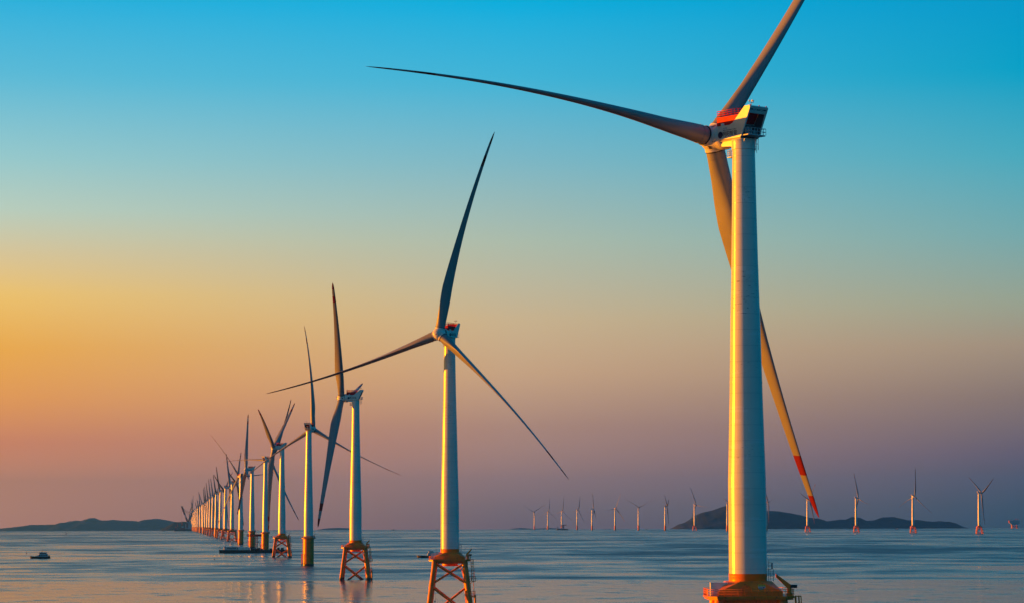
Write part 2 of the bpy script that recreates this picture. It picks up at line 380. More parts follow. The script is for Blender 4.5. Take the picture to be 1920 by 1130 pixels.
def blade_mesh(beta=BETA, ns=64, n=28):
    cuts = sorted(set([2.3 / RB + (1 - 2.3 / RB) * i / ns for i in range(ns + 1)] + [.825, .88, .9375]))
    cuts = [c for c in cuts if min([9] + [abs(c - k) for k in (.825, .88, .9375) if c != k]) > .004]
    mb = MB(); rings = []
    nvec = Vector((math.sin(beta), math.cos(beta), 0)); bvec = Vector((math.sin(CHORD), math.cos(CHORD), 0)); cvec = Vector((math.cos(CHORD), -math.sin(CHORD), 0))
    for s in cuts:
        c, tk, tw, ax = lerp_tab(CH, s), lerp_tab(TK, s), lerp_tab(TW, s), lerp_tab(AX, s)
        rot = Matrix.Rotation(tw, 3, 'Z'); cx, nx = rot @ cvec, rot @ bvec
        ctr = Vector((0, 0, RB * s)) + nvec * PB * s * s + Vector((0, math.sin(CONE) * RB * s, 0))
        circ = max(0.0, min(1.0, 1 - (s - .04) / .14)); circ = circ * circ * (3 - 2 * circ)
        ring = []
        for i in range(n):
            a = 2 * math.pi * i / n; u = .5 - .5 * math.cos(a)          # 0 leading edge, 1 trailing edge
            yt = 5 * tk * (.2969 * math.sqrt(u) - .126 * u - .3516 * u * u + .2843 * u ** 3 - .1015 * u ** 4)
            yn = yt * (1.15 if a < math.pi else -.85)
            yc = .5 * math.sin(a) * tk
            y = (yn * (1 - circ) + yc * circ)
            ring.append(ctr + cx * (u - ax) * c + nx * y * c)
        rings.append(ring)
    for k, (r0, r1) in enumerate(zip(rings, rings[1:])):
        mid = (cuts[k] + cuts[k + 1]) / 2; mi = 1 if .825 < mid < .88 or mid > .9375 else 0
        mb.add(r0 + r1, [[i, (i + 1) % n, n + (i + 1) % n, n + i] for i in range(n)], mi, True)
    mb.add(rings[-1], [list(range(n))], 1); mb.add(rings[0], [list(range(n))[::-1]], 0)
    mb.lathe([(2.2, 1.8), (2.2, 1.9), (2.42, 1.9), (2.42, 1.8)], 40, mi=2)      # dark root seal
    mb.lathe([(3.6, 1.79), (3.62, 1.83), (3.75, 1.83), (3.77, 1.79)], 40, mi=0, caps=False)
    return mb.mesh('blade', ['blade', 'blade_red', 'dark'])
BLADE, BLADE_FEATHERED = blade_mesh(), blade_mesh(R(-98))
def tower_mesh():
    prof = [(22.3,3.45),(30,3.45),(39,3.44),(46,3.25),(54,3.03),(61,2.88),(68.5,2.72),(75,2.54),(80,2.42),(90,2.24),(100.1,2.08)]
    mb = MB(); mb.lathe(prof, 64)
    for z, r in ((39.4, 3.435), (57.0, 2.97), (77.5, 2.485)): mb.lathe([(z, r), (z + .001, r + .018), (z + .32, r + .016), (z + .321, r)], 64, caps=False)
    return mb.mesh('tower', ['tower'])
TOWER = tower_mesh()
def nacelle_meshes():
    d = {}
    mb = MB()
    # core body: bevelled section swept along Y
    sec = [(-1.75,-1.25),(-2.1,-.85),(-2.15,.9),(-1.8,1.5),(1.8,1.5),(2.15,.9),(2.1,-.85),(1.75,-1.25)]
    mb.prism(sec, -1.2, 4.55, 0, 'Y')
    side = [(4.3,-.95),(4.5,-.5),(4.5,1.2),(4.2,1.55),(1.3,1.55),(.5,1.8),(-2.55,4.42),(-2.75,4.6),(-4.0,4.6),(-4.2,4.4),(-4.15,4.1),(-1.85,-.7),(-1.45,-1.05)]
    for x0, x1 in ((-2.32,-2.02),(2.02,2.32)): mb.prism(side, x0, x1, 0, 'X')
    mb.prism([(-2.7,4.3),(-2.75,4.597),(-3.98,4.597),(-4.17,4.4),(-4.1,4.2)], -2.03, 2.03, 0, 'X')      # roof of the hood
    mb.prism([(-4.05,4.25),(-4.19,4.35),(-3.66,3.25),(-3.5,3.25)], -2.03, 2.03, 0, 'X')               # header over the rear opening
    mb.tube((-1.95,3.4,1.3),(-1.95,3.4,2.05),.4,n=12); mb.tube((1.95,3.4,1.3),(1.95,3.4,2.05),.4,n=12)   # platform posts
    d['nacelle'] = mb.mesh('nacelle', ['white'])
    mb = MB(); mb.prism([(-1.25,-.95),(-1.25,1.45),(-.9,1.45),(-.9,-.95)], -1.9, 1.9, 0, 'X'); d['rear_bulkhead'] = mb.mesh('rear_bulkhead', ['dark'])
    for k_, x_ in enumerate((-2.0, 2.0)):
        mb = MB(); mb.prism([(-2.0,-.6),(-1.3,-.6),(-.8,1.7),(-2.5,4.2),(-3.5,3.2)], x_ - .015, x_ + .015, 0, 'X'); d['hood_liner%d' % k_] = mb.mesh('hood_liner', ['liner'])  # added dark sheets on the inner fin faces: painted shade of the rear opening
    mb = MB(); mb.box(-1.2,.2,-2.1,-1.3,-.5,.7,ch=.1); mb.tube((-.5,-2.3,.1),(-.5,-1.3,.9),.35,n=10); mb.box(.6,1.5,-1.9,-1.3,-.5,.4)
    mb.box(-1.3,.2,-1.75,-1.6,1.25,1.4); d['cooling_unit'] = mb.mesh('cooling_unit', ['grey'])
    mb = MB(); mb.box(-2.1,2.3,-3.7,-1.26,-.78,-.62,ch=.3); mb.rails([(-2.05,-1.9,-.62),(-2.05,-3.6,-.62),(2.25,-3.6,-.62),(2.25,-1.6,-.62)],1.2,.75,.045)
    d['rear_balcony'] = mb.mesh('rear_balcony', ['rail'])
    mb = MB(); mb.prism([(-2.0,-1.9),(2.0,-1.9),(2.0,2.35),(-2.0,2.35)][0:0] or [(-1.98,-.75),(1.98,-.75),(1.98,5.0),(-1.98,5.0)], 1.75, 1.9)
    mb.prism([(-.75,1.75),(-.67,1.75),(-2.4,4.29),(-2.48,4.29)], -1.97, 1.97, 0, 'X')
    for x0, x1, y0, y1 in ((-1.98,-1.9,-.75,5.0),(1.9,1.98,-.75,5.0),(-1.9,1.9,4.92,5.0),(-1.9,1.9,-.75,-.67)): mb.box(x0,x1,y0,y1,1.9,3.3)
    d['hoist_platform'] = mb.mesh('hoist_platform', ['red'])
    mb = MB(); mb.rails([(-1.94,-.7,3.3),(-1.94,4.96,3.3),(1.94,4.96,3.3),(1.94,-.7,3.3)],1.15,.95,.05,(.33,.66,1),closed=True); d['railing'] = mb.mesh('railing', ['red'])
    mb = MB(); mb.tube((-.9,-3.1,4.6),(-.9,-3.1,5.5),.05,n=6); mb.tube((-1.4,-3.1,5.3),(-.4,-3.1,5.3),.04,n=6)
    for x in (-1.4,-.4): mb.tube((x,-3.1,5.3),(x,-3.1,5.6),.06,n=6); mb.box(x-.12,x+.12,-3.2,-3.0,5.55,5.7)
    mb.box(-.95,-.85,-3.5,-3.1,5.45,5.75); d['wind_vane'] = mb.mesh('wind_vane', ['grey'])
    mb = MB(); mb.tube((0,0,0),(0,0,.18),.11,n=8); d['beacon'] = mb.mesh('beacon', ['red'])
    mb = MB(); mb.lathe([(4.56,1.5),(4.56,2.3),(4.62,2.42),(4.8,2.45),(4.84,2.38),(4.9,2.38),(4.94,2.45),(5.75,2.45),(5.79,2.38),(5.85,2.38),(5.89,2.45),(6.02,2.42),(6.06,2.3),(6.06,1.7)], 56, 'Y'); d['generator'] = mb.mesh('generator', ['white'])
    mb = MB(); mb.lathe([(6.05,1.9),(6.05,2.12),(6.3,2.12),(6.3,1.9)], 48, 'Y'); d['rotor_seal'] = mb.mesh('rotor_seal', ['dark'])
    mb = MB(); mb.prism([(4.55,-1.2),(4.55,-1.75),(4.2,-2.15),(1.9,-2.3),(1.2,-2.9),(-1.2,-2.9),(-1.9,-1.24)], -1.5, 1.5, 0, 'X'); d['bedplate'] = mb.mesh('bedplate', ['white'])
    mb = MB(); mb.lathe([(-1.26,2.3),(-1.5,2.22),(-2.2,2.17),(-2.9,2.17),(-2.92,2.24),(-3.08,2.24)], 56); d['yaw_collar'] = mb.mesh('yaw_collar', ['white'])
    mb = MB(); mb.box(-1.1,1.1,2.2,3.25,-4.3,-4.15); mb.rails([(-1.05,2.2,-4.15),(-1.05,3.2,-4.15),(1.05,3.2,-4.15),(1.05,2.2,-4.15)],1.15,.6,.05,(.33,.66,1)); d['service_cage'] = mb.mesh('service_cage', ['rail'])
    mb = MB(); mb.ladder((.4,-2.75,-3.9),(.4,-2.75,-.7),(.55,0,0),.05,.4,cage=(0,-.65,0)); d['hanging_ladder'] = mb.mesh('hanging_ladder', ['rail'])
    # hub: rounded body with three root collars, centred on the rotor centre
    mb = MB(); mb.lathe([(-2.2,1.75),(-2.1,2.1),(-1.3,2.35),(-.2,2.5),(.9,2.35),(1.7,1.85),(2.2,1.25),(2.25,1.1)], 48, 'Y')
    for k in range(3):
        v = Matrix.Rotation(k * 2 * math.pi / 3, 3, 'Y') @ Vector((0, 0, 1))
        mb.tube(v * .8, v * 2.28, 1.98, 1.88, 40); mb.tube(v * 2.1, v * 2.22, 1.95, 1.95, 40)
    d['hub'] = mb.mesh('hub', ['white'])
    mb = MB(); mb.lathe([(2.2,1.12),(2.45,1.05),(2.5,.75),(2.9,.62),(2.95,.3)], 32, 'Y'); d['nose_cap'] = mb.mesh('nose_cap', ['white'])
    for k in range(3):
        m_ = Matrix.Rotation(k * 2 * math.pi / 3 + math.pi / 3, 3, 'Y')
        for yy, xo, w in ((-.9,.0,.36),(.75,.9,.24),(.75,-.9,.24)):
            base = MB(); base.box(xo-w, xo+w, yy-w, yy+w, 2.2, 2.43 if yy < 0 else 2.28)
            d.setdefault('hatches', []).append(MB().add([m_ @ Vector(v) for v in base.v], base.f).mesh('hatch', ['dark']))
    # lettering on the two flanks and over the rear opening
    def flank(me, cy, cz, sgn):
        me2 = me.copy()
        me2.transform(Matrix(((0,0,sgn,2.327 * sgn),(sgn,0,0,cy),(0,1,0,cz),(0,0,0,1)))); return me2
    def join(name, items):
        bm = bmesh.new(); mats = []
        for me, mt in items:
            if mt not in mats: mats.append(mt)
            me.materials.clear(); n0 = len(bm.faces); bm.from_mesh(me); bm.faces.ensure_lookup_table()
            for f in bm.faces[n0:]: f.material_index = mats.index(mt)
        out = bpy.data.meshes.new(name); bm.to_mesh(out); bm.free()
        for k in mats: out.materials.append(M[k])
        return out
    def wave(w):
        mb = MB()
        for i in range(3):
            for j in range(2):
                x = (i - 1) * .36 * w + j * .14 * w; z0 = -.16 * w + j * .17 * w
                mb.prism([(x-.13*w,z0-.09*w),(x-.02*w,z0-.09*w),(x+.13*w,z0+.09*w),(x+.02*w,z0+.09*w)], -.004, .004)
        return mb.mesh('wave', ['blue'])
    big = text_mesh('明阳智能', 1.0, 'big'); small = text_mesh('MING YANG SMART ENERGY', .27, 'small')
    for sgn in (-1, 1):
        d['lettering%d' % sgn] = join('lettering', [(flank(big, 1.2 if sgn < 0 else 1.4, -.12, sgn), 'ink'), (flank(small, 1.2 if sgn < 0 else 1.4, .62, sgn), 'ink')])
        d['wave_logo%d' % sgn] = join('wave_logo', [(flank(wave(1.0), 2.5, 1.12, sgn), 'blue')])
        mb = MB(); mb.lathe([(2.322,.62),(2.33,.62)], 32, 'X', (0, 3.75, -.1)) if sgn > 0 else mb.lathe([(-2.33,.62),(-2.322,.62)], 32, 'X', (0, 3.75, -.1))
        d['emblem%d' % sgn] = mb.mesh('emblem', ['navy'])
    # rear header plane: from (y -4.19, z 4.35) to (-3.66, 3.25); text faces the rear
    dn = Vector((0, -.53, 1.1)).normalized(); nr_ = Vector((0, -1.1, -.53)).normalized()
    def rear(me, cx, up, off=.006):
        me2 = me.copy(); c_ = Vector((0,-4.19,4.35)) * up + Vector((0,-3.66,3.25)) * (1 - up) + nr_ * off
        ex = Vector((1, 0, 0)); me2.transform(Matrix(((ex.x,dn.x,nr_.x,cx),(ex.y,dn.y,nr_.y,c_.y),(ex.z,dn.z,nr_.z,c_.z),(0,0,0,1)))); return me2
    bar = MB(); bar.box(-.42,.42,-.09,.09,-.004,.004); bar = bar.mesh('bar', ['navy'])
    d['rear_lettering'] = join('rear_lettering', [(rear(text_mesh('MySE7.25', .42, 'tx'), .45, .55), 'ink')])
    d['rear_logo'] = join('wave_logo', [(rear(wave(.8), -1.0, .6), 'blue')])
    d['rear_stripes'] = [join('stripe', [(rear(bar, x_, .6), 'navy')]) for x_ in (-1.75, 1.7)]
    return d
NM = nacelle_meshes()

# ------------------------------------------------------------------ foundations
def jacket_meshes():
    d = {}; zt, zb = 18.0, -4.0
    def leg_at(sx_, sy_, z): k = 5.5 + (18 - z) / 18 * 2.25; return Vector((sx_ * k, sy_ * k, z))
    for i, (a, b_) in enumerate(((-1,-1),(1,-1),(1,1),(-1,1))):
        mb = MB(); mb.tube(leg_at(a,b_,zb), leg_at(a,b_,zt), .98, .95, 20)
        mb.tube(leg_at(a,b_,7.7), leg_at(a,b_,9.9), 1.05, 1.05, 20); mb.tube(leg_at(a,b_,16.2), leg_at(a,b_,17.6), 1.04, 1.04, 20)
        d['leg%d' % i] = mb.mesh('leg', ['yellow'])
    cs = [(-1,-1),(1,-1),(1,1),(-1,1)]; k = 0
    for i in range(4):
        p, q = cs[i], cs[(i + 1) % 4]
        for (z0, z1) in ((9.3, 17.0), (-3.2, 8.4)):
            for u, v, o in ((p, q, 0), (q, p, .28)):
                mb = MB(); off = Vector((-(p[0]+q[0])/2, -(p[1]+q[1])/2, 0)) * o
                mb.tube(leg_at(*u, z1) + off, leg_at(*v, z0) + off, .4, n=12); d['brace%d' % k] = mb.mesh('brace', ['yellow']); k += 1
    # transition piece: octagonal top, square skirt, yellow can under the tower
    mb = MB()
    o8 = lambda h, c, z: [(-c,-h,z),(c,-h,z),(h,-c,z),(h,c,z),(c,h,z),(-c,h,z),(-h,c,z),(-h,-c,z)]
    T = o8(4.15, 1.75, 21.0); a = 5.75
    B = [(-a,-a,19.2),(a,-a,19.2),(a,a,19.2),(-a,a,19.2)]; Z = [(x, y, 18.4) for x, y, z in B]
    fs = [[0,1,9,8],[2,3,10,9],[4,5,11,10],[6,7,8,11],[1,2,9],[3,4,10],[5,6,11],[7,0,8],[7,6,5,4,3,2,1,0][::-1],[8,9,13,12],[9,10,14,13],[10,11,15,14],[11,8,12,15]]
    mb.add(T + B + Z, fs); mb.lathe([(20.9,3.47),(22.2,3.47),(22.32,3.55),(22.34,3.55)], 56); mb.lathe([(21.9,3.5),(22.0,3.5)],56)
    mb.box(-a+.01,a-.01,-a+.01,a-.01,16.9,18.04)
    mb.lathe([(16.95,3.0),(16.3,3.0),(15.9,2.6)], 40)
    mb.lathe([(-5.78,.75),(-5.72,.75),(-5.72,.62),(-5.78,.62)], 28, 'Y', (-.8,-.0,19.6), caps=False)
    d['transition_piece'] = mb.mesh('transition_piece', ['yellow'])
    mb = MB(); mb.box(-7.8,7.8,-7.4,7.4,18.05,18.4,ch=1.6); mb.box(-7.6,7.6,-7.2,7.2,17.75,18.06,ch=1.5); d['platform_deck'] = mb.mesh('platform_deck', ['yellow'])
    e = [(-7.7,-5.9),(-6.1,-7.3),(6.1,-7.3),(7.7,-5.9),(7.7,5.8),(6.1,7.3),(-6.1,7.3),(-7.7,5.8)]
    mb = MB(); mb.rails([(x, y, 18.4) for x, y in e], 1.25, 1.2, .04, (.35,.7,1), closed=True)
    mb.box(-7.73,-7.66,-5.9,-3.6,18.4,19.6)      # toe panel on the left
    d['railing'] = mb.mesh('railing', ['yellow'])
    mb = MB(); mb.box(-7.05,-4.0,-3.4,-1.0,18.45,20.75)
    for i in range(9): mb.box(-6.95+i*.36,-6.85+i*.36,-3.43,-3.4,18.5,20.7)
    mb.box(-7.1,-3.95,-3.45,-.95,20.75,20.82); d['container'] = mb.mesh('container', ['white'])
    mb = MB(); mb.box(-5.6,-4.7,-3.47,-3.4,18.55,20.45); d['door'] = mb.mesh('door', ['white'])
    mb = MB(); mb.box(-5.27,-5.03,-3.49,-3.47,19.2,19.85); d['vent'] = mb.mesh('vent', ['dark'])
    mb = MB(); mb.tube((6.9,-5.7,18.4),(6.9,-5.7,20.2),.36,n=14); mb.box(6.4,7.4,-6.2,-5.2,18.4,18.9); d['davit_crane'] = mb.mesh('davit_crane', ['yellow'])
    def boom(p, q):
        p, q = Vector(p), Vector(q); mb = MB(); up = Vector((0,0,1)); w = Vector((0,.3,0))
        a0, a1 = .6, .3
        vs = [p-w-up*a0,p+w-up*a0,p+w+up*a0,p-w+up*a0,q-w-up*a1,q+w-up*a1,q+w+up*a1,q-w+up*a1]
        return mb.add(vs, [[3,2,1,0],[4,5,6,7],[0,1,5,4],[1,2,6,5],[2,3,7,6],[3,0,4,7]])
    d['boom_low'] = boom((7.1,-5.7,19.9),(4.5,-5.7,22.1)).mesh('boom', ['yellow'])
    d['boom_high'] = boom((6.2,-5.7,19.9),(8.3,-5.7,22.3)).mesh('boom', ['yellow'])
    mb = MB(); mb.tube((7.2,-5.7,20.15),(8.3,-5.7,20.15),.3,n=14); mb.box(7.1,7.6,-6.1,-5.3,19.9,20.4); d['winch'] = mb.mesh('winch', ['dark'])
    # door stand and lamp post beside the tower
    mb = MB(); mb.box(3.55,4.4,-1.3,.5,23.1,23.2); mb.rails([(3.6,-1.25,23.2),(4.35,-1.25,23.2),(4.35,.45,23.2)],1.1,.8,.05); mb.ladder((4.2,-1.35,21.0),(4.2,-1.35,23.2),(.6,0,0),.05,.4)
    mb.tube((3.6,-1.2,21),(3.6,-1.2,23.1),.06,n=6); mb.tube((3.7,-1.2,24.3),(3.7,-1.2,25),.04,n=6); d['access_stand'] = mb.mesh('access_stand', ['grey'])
    # boat landing on the right-hand side
    mb = MB(); mb.ladder((8.4,-5.6,10.6),(8.0,-5.6,18.4),(0,.8,0),.13,.55,cage=(1.0,0,0)); d['caged_ladder'] = mb.mesh('caged_ladder', ['yellow'])
    mb = MB(); mb.box(7.0,9.9,-6.3,-3.9,10.3,10.5); mb.rails([(7.4,-6.2,10.5),(9.8,-6.2,10.5),(9.8,-4,10.5),(7.4,-4,10.5)],1.5,.8,.09,(.5,1)); mb.tube((7.0,-6,8.9),(8.8,-6,10.3),.09,n=6); mb.tube((7.0,-4.1,8.9),(8.8,-4.1,10.3),.09,n=6); d['rest_platform'] = mb.mesh('rest_platform', ['yellow'])
    mb = MB(); mb.ladder((9.3,-5,2),(9.0,-5,10.3),(0,.8,0),.12,.55)
    for y in (-6.2,-3.8): mb.tube((9.6,y,-3),(9.6,y,5.2),.3,n=10); mb.tube((7.6,y,4.6),(9.6,y,4.6),.2,n=8); mb.tube((8.0,y,1.0),(9.6,y,1.0),.2,n=8)
    mb.box(7.6,9.7,-6.3,-3.7,5.1,5.3); mb.rails([(8,-6.2,5.3),(9.6,-6.2,5.3),(9.6,-3.8,5.3)],1.3,.8,.08); d['boat_landing'] = mb.mesh('boat_landing', ['yellow'])
    mb = MB(); mb.path([(2.6,-3,16.4),(3.8,-4,15.8),(4.7,-4.8,14.4),(5.3,-5.4,12),(5.7,-5.7,8),(6.6,-6.6,-3)], .22, 10); d['cable_tube'] = mb.mesh('cable_tube', ['yellow'])
    mb = MB(); mb.box(1.55,2.95,-5.82,-5.765,19.35,20.5); d['sign_board'] = None
    return d
JM = jacket_meshes()
def sign_meshes():
    """the notice plate on the nearest transition piece: dark characters on yellow, a red and blue strip, a green strip"""
    # front face of the transition piece leans: y=-5.75 at z 19.2, -4.15 at z 21
    sl = Vector((0, 1.6, 1.8)).normalized(); nrm = Vector((0, -1.8, 1.6)).normalized()
    c0 = Vector((2.05, -5.75, 19.2)) + sl * .95 + nrm * .012
    def place(mb): return [c0 + Vector((v[0], 0, 0)) + sl * v[1] + nrm * v[2] for v in mb.v]
    out = {}
    def put(name, mats, boxes):
        mb = MB(); res = MB()
        for x0, x1, y0, y1, z0, z1, mi in boxes:
            q = MB(); q.box(x0, x1, y0, y1, z0, z1); res.add(place(q), q.f, mi)
        out[name] = res.mesh(name, mats)
    put('sign_plate', ['signy', 'signw', 'green'], [(-.68,.68,.25,.68,0,.02,0), (-.68,.6,-.15,.23,0,.02,1), (-.62,.3,-.5,-.18,0,.02,2)])
    rr = random.Random(3); bx = []
    for i in range(4):
        x = -.48 + i * .32
        for j in range(3): bx.append((x-.11, x+.11, .33+j*.11, .37+j*.11, .021, .026, 0))
        bx.append((x-.02, x+.02, .31, .62, .021, .027, 0))
    for i in range(6): bx.append((-.55+i*.14, -.47+i*.14, .05, .15, .021, .026, 0))
    bx.append((-.6,.1,-.12,-.03,.021,.026,1)); bx.append((.2,.45,-.1,.17,.021,.026,2))
    for i in range(4): bx.append((-.55+i*.2, -.43+i*.2, -.42, -.27, .021, .026, 3))
    put('sign_lettering', ['ink', 'hullred', 'navy', 'signw'], bx)
    return out
SG = sign_meshes()
def monopile_meshes():
    d = {}
    mb = MB(); mb.lathe([(-5,4.1),(6,4.1),(6.01,4.16),(6.4,4.16),(6.41,4.1),(13,4.1),(13.01,4.16),(13.4,4.16),(13.41,4.1),(20.4,4.08),(20.5,3.6),(22.3,3.5)], 56)
    d['pile'] = mb.mesh('pile', ['yellow'])
    mb = MB(); mb.lathe([(20.0,4.2),(20.35,5.3),(20.75,5.3),(20.76,3.7)], 40, smooth=False); d['platform_deck'] = mb.mesh('platform_deck', ['yellow'])
    mb = MB(); mb.rails([(5.2*math.cos(a*math.pi/8),5.2*math.sin(a*math.pi/8),20.76) for a in range(16)],1.2,1.2,.05,(.5,1),closed=True); d['railing'] = mb.mesh('railing', ['rail'])
    mb = MB(); mb.box(3.4,5.0,-2.4,-.6,20.8,22.3); mb.tube((4.3,-1.5,22.3),(4.3,-1.5,23.2),.25,n=10); mb.tube((4.3,-1.5,23.1),(6.0,-2.4,24.0),.2,.12,n=8); mb.box(-4.6,-3.4,-2.6,-1.6,20.8,21.9); d['davit_crane'] = mb.mesh('davit_crane', ['grey'])
    mb = MB(); mb.ladder((-4.5,-1.5,1),(-4.5,-1.5,20.3),(0,.7,0),.08,.6)
    for y in (-2.6,-.4): mb.tube((-4.9,y,-3),(-4.9,y,9),.22,n=8); mb.tube((-3.6,y,8.5),(-4.9,y,8.5),.18,n=8); mb.tube((-3.6,y,2),(-4.9,y,2),.18,n=8)
    d['boat_landing'] = mb.mesh('boat_landing', ['yellow'])
    mb = MB(); mb.tube((1.6,-4.05,-3),(1.6,-4.05,19.9),.2,n=8); mb.box(1.2,2.0,-4.4,-4.0,8,8.6); mb.box(1.2,2.0,-4.4,-4.0,14,14.5); d['cable_tube'] = mb.mesh('cable_tube', ['yellow'])
    return d
MM = monopile_meshes()
def merge(name, meshes, mats):
    bm = bmesh.new()
    for me, mi in meshes:
        n0 = len(bm.faces); bm.from_mesh(me); bm.faces.ensure_lookup_table()
        for f in bm.faces[n0:]: f.material_index = mi
    out = bpy.data.meshes.new(name); bm.to_mesh(out); bm.free()
    for k in mats: out.materials.append(M[k])
    return out
FAR_JACKET = merge('jacket_foundation', [(JM[k], 0) for k in JM if k[:3] in ('leg', 'bra', 'tra', 'pla', 'boa', 'res')] + [], ['yellow'])
FAR_PILE = merge('pile_foundation', [(MM['pile'], 0), (MM['platform_deck'], 0), (MM['boat_landing'], 0)], ['yellow'])

# ------------------------------------------------------------------ one turbine
def turbine(px, hy, yaw, psi, kind, detail, label, group, boom='boom_high', container=True, sign=False, dz=0, feathered=False):
    Y = hub_depth(px, hy); x = at(px, hy, Y).x
    t = thing('wind_turbine', label, 'wind turbine', (x, Y, sea_z(x, Y) + dz), 0, group)
    link('tower', TOWER, t)
    Mn = Matrix.Translation((0, 0, HUBZ)) @ Matrix.Rotation(-R(yaw), 4, 'Z')
    na = link('nacelle', NM['nacelle'], t, Mn)
    ge_ = link('generator', NM['generator'], t, Mn); link('yaw_collar', NM['yaw_collar'], t, Mn)
    hp = link('hoist_platform', NM['hoist_platform'], t, Mn)
    if detail >= 1:
        link('bedplate', NM['bedplate'], t, Mn); link('railing', NM['railing'], hp); link('rear_bulkhead', NM['rear_bulkhead'], na)
        link('rear_balcony', NM['rear_balcony'], t, Mn); link('service_cage', NM['service_cage'], t, Mn)
    if detail >= 2:
        link('rotor_seal', NM['rotor_seal'], ge_)
        for k in (-1, 1):
            for nm in ('lettering', 'wave_logo', 'emblem'): link(nm, NM[nm + str(k)], na)
        link('rear_lettering', NM['rear_lettering'], na); link('wave_logo', NM['rear_logo'], na)
        for st in NM['rear_stripes']: link('stripe', st, na)
        link('cooling_unit', NM['cooling_unit'], na)
        link('wind_vane', NM['wind_vane'], t, Mn); link('hanging_ladder', NM['hanging_ladder'], t, Mn)
        for bx, by in ((-1.9,-3.9),(.3,-3.9),(2.1,-3.9)): link('beacon', NM['beacon'], t, Mn @ Matrix.Translation((bx, by, 4.59)))
    Mr = Matrix.Translation((0, 0, HUBZ - OV * math.sin(TILT))) @ Matrix.Rotation(-R(yaw), 4, 'Z') @ Matrix.Rotation(TILT, 4, 'X') @ Matrix.Translation((0, OV, 0))
    hb = link('hub', NM['hub'], t, Mr @ Matrix.Rotation(R(psi), 4, 'Y'))
    if detail >= 1: link('nose_cap', NM['nose_cap'], hb)
    if detail >= 2:
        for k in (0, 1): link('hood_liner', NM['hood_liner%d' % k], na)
        for hm_ in NM['hatches']: link('hatch', hm_, hb)
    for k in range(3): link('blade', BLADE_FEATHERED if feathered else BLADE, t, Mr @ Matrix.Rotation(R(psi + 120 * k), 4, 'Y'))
    if kind == 'jacket':
        if detail == 0: link('jacket_foundation', FAR_JACKET, t)
        else:
            for i in range(4): link('leg', JM['leg%d' % i], t)
            for i in range(16): link('brace', JM['brace%d' % i], t)
            tp = link('transition_piece', JM['transition_piece'], t)
            dk = link('platform_deck', JM['platform_deck'], t); link('railing', JM['railing'], dk)
            cr = link('davit_crane', JM['davit_crane'], t); link('boom', JM[boom], cr); link('winch', JM['winch'], cr)
            link('rest_platform', JM['rest_platform'], t); link('boat_landing', JM['boat_landing'], t); link('caged_ladder', JM['caged_ladder'], t)
            link('cable_tube', JM['cable_tube'], t); link('access_stand', JM['access_stand'], t)
            if container:
                c_ = link('container', JM['container'], t); link('door', JM['door'], c_); link('vent', JM['vent'], c_)
            if sign:
                for k in ('sign_plate', 'sign_lettering'): link(k, SG[k], tp)
    else:
        if detail == 0: link('pile_foundation', FAR_PILE, t)
        else:
            link('pile', MM['pile'], t); dk = link('platform_deck', MM['platform_deck'], t); link('railing', MM['railing'], dk)
            for k in ('davit_crane', 'boat_landing', 'cable_tube'): link(k, MM[k], t)
    return t
G1, G2 = 'wind turbines of the long receding row', 'wind turbines on the horizon at right'
J, P_ = 'jacket', 'pile'
ROW = [
 (1394,253,321.3,39.3,J,2,'nearest and largest white wind turbine, its rotor turned away, deck cut by the frame'),
 (843,628,207.2,110.7,J,2,'second largest white wind turbine with its rotor facing the camera, on a lattice jacket'),
 (667,746,276.2,86.4,J,2,'white wind turbine seen side on, rotor left of its tower, third largest, golden jacket'),
 (579,804,17.9,2.2,P_,2,'white wind turbine seen from behind on a single golden pile, nearest of the piles'),
 (529,839,279.2,60.5,J,1,'white wind turbine on a jacket that hides the right end of the long barge'),
 (498,863,40.7,35.0,P_,1,'white wind turbine on a golden pile behind the barge, right of the red crane'),
 (473,880,259.7,24.8,P_,1,'white wind turbine on a golden pile directly behind the red barge crane boom'),
 (452,893,333.3,88.0,P_,1,'white wind turbine on a golden pile behind the left end of the barge'),
 (435.6,906,95.1,81.5,J,1,'white wind turbine on a jacket, first one left of the golden piles behind the barge'),
 (423,914,79.1,96.0,J,1,'white wind turbine on a jacket, second one left of the golden piles behind the barge'),
 (413.7,920.5,101.8,68.5,J,0,'white wind turbine on a jacket, third one left of the golden piles behind the barge'),
 (405.4,925,89.6,42.1,P_,0,'small wind turbine on a single pile, fourth one left of the piles behind the barge'),
 (399,930,88.0,51.8,J,0,'small wind turbine, fifth one left of the piles behind the barge'),
 (393.7,934,79.8,81.7,J,0,'small wind turbine, sixth one left of the piles behind the barge in the receding row'),
 (389.5,938,80.4,93.4,J,0,'small wind turbine, seventh one left of the piles behind the barge in the receding row'),
 (385.5,941,87.4,42.6,J,0,'small wind turbine, eighth one left of the piles behind the barge in the receding row'),
 (381.6,944,85.2,45.2,P_,0,'small wind turbine, tenth from the far end of the receding row'),
 (379,946,83.6,43.4,J,0,'small wind turbine, ninth from the far end of the receding row'),
 (375.2,948,73.2,76.1,P_,0,'small wind turbine, eighth from the far end of the receding row'),
 (371,950.5,81.0,91.3,P_,0,'tiny wind turbine, seventh from the far end of the receding row'),
 (368.5,952.5,78.5,66.3,P_,0,'tiny wind turbine, sixth from the far end of the receding row'),
 (366,955,89.2,68.3,P_,0,'tiny wind turbine, fifth from the far end of the receding row'),
 (363.8,957,261,20.1,P_,0,'tiny wind turbine, fourth from the far end of the receding row'),
 (361.8,959,265,95.0,P_,0,'tiny wind turbine, third from the far end of the receding row'),
 (360.0,960.5,99.2,39.3,P_,0,'tiny wind turbine, second from the far end of the receding row'),
 (358.2,961.5,250,80.3,P_,0,'last and smallest wind turbine of the receding row, beside the crane ship'),
]
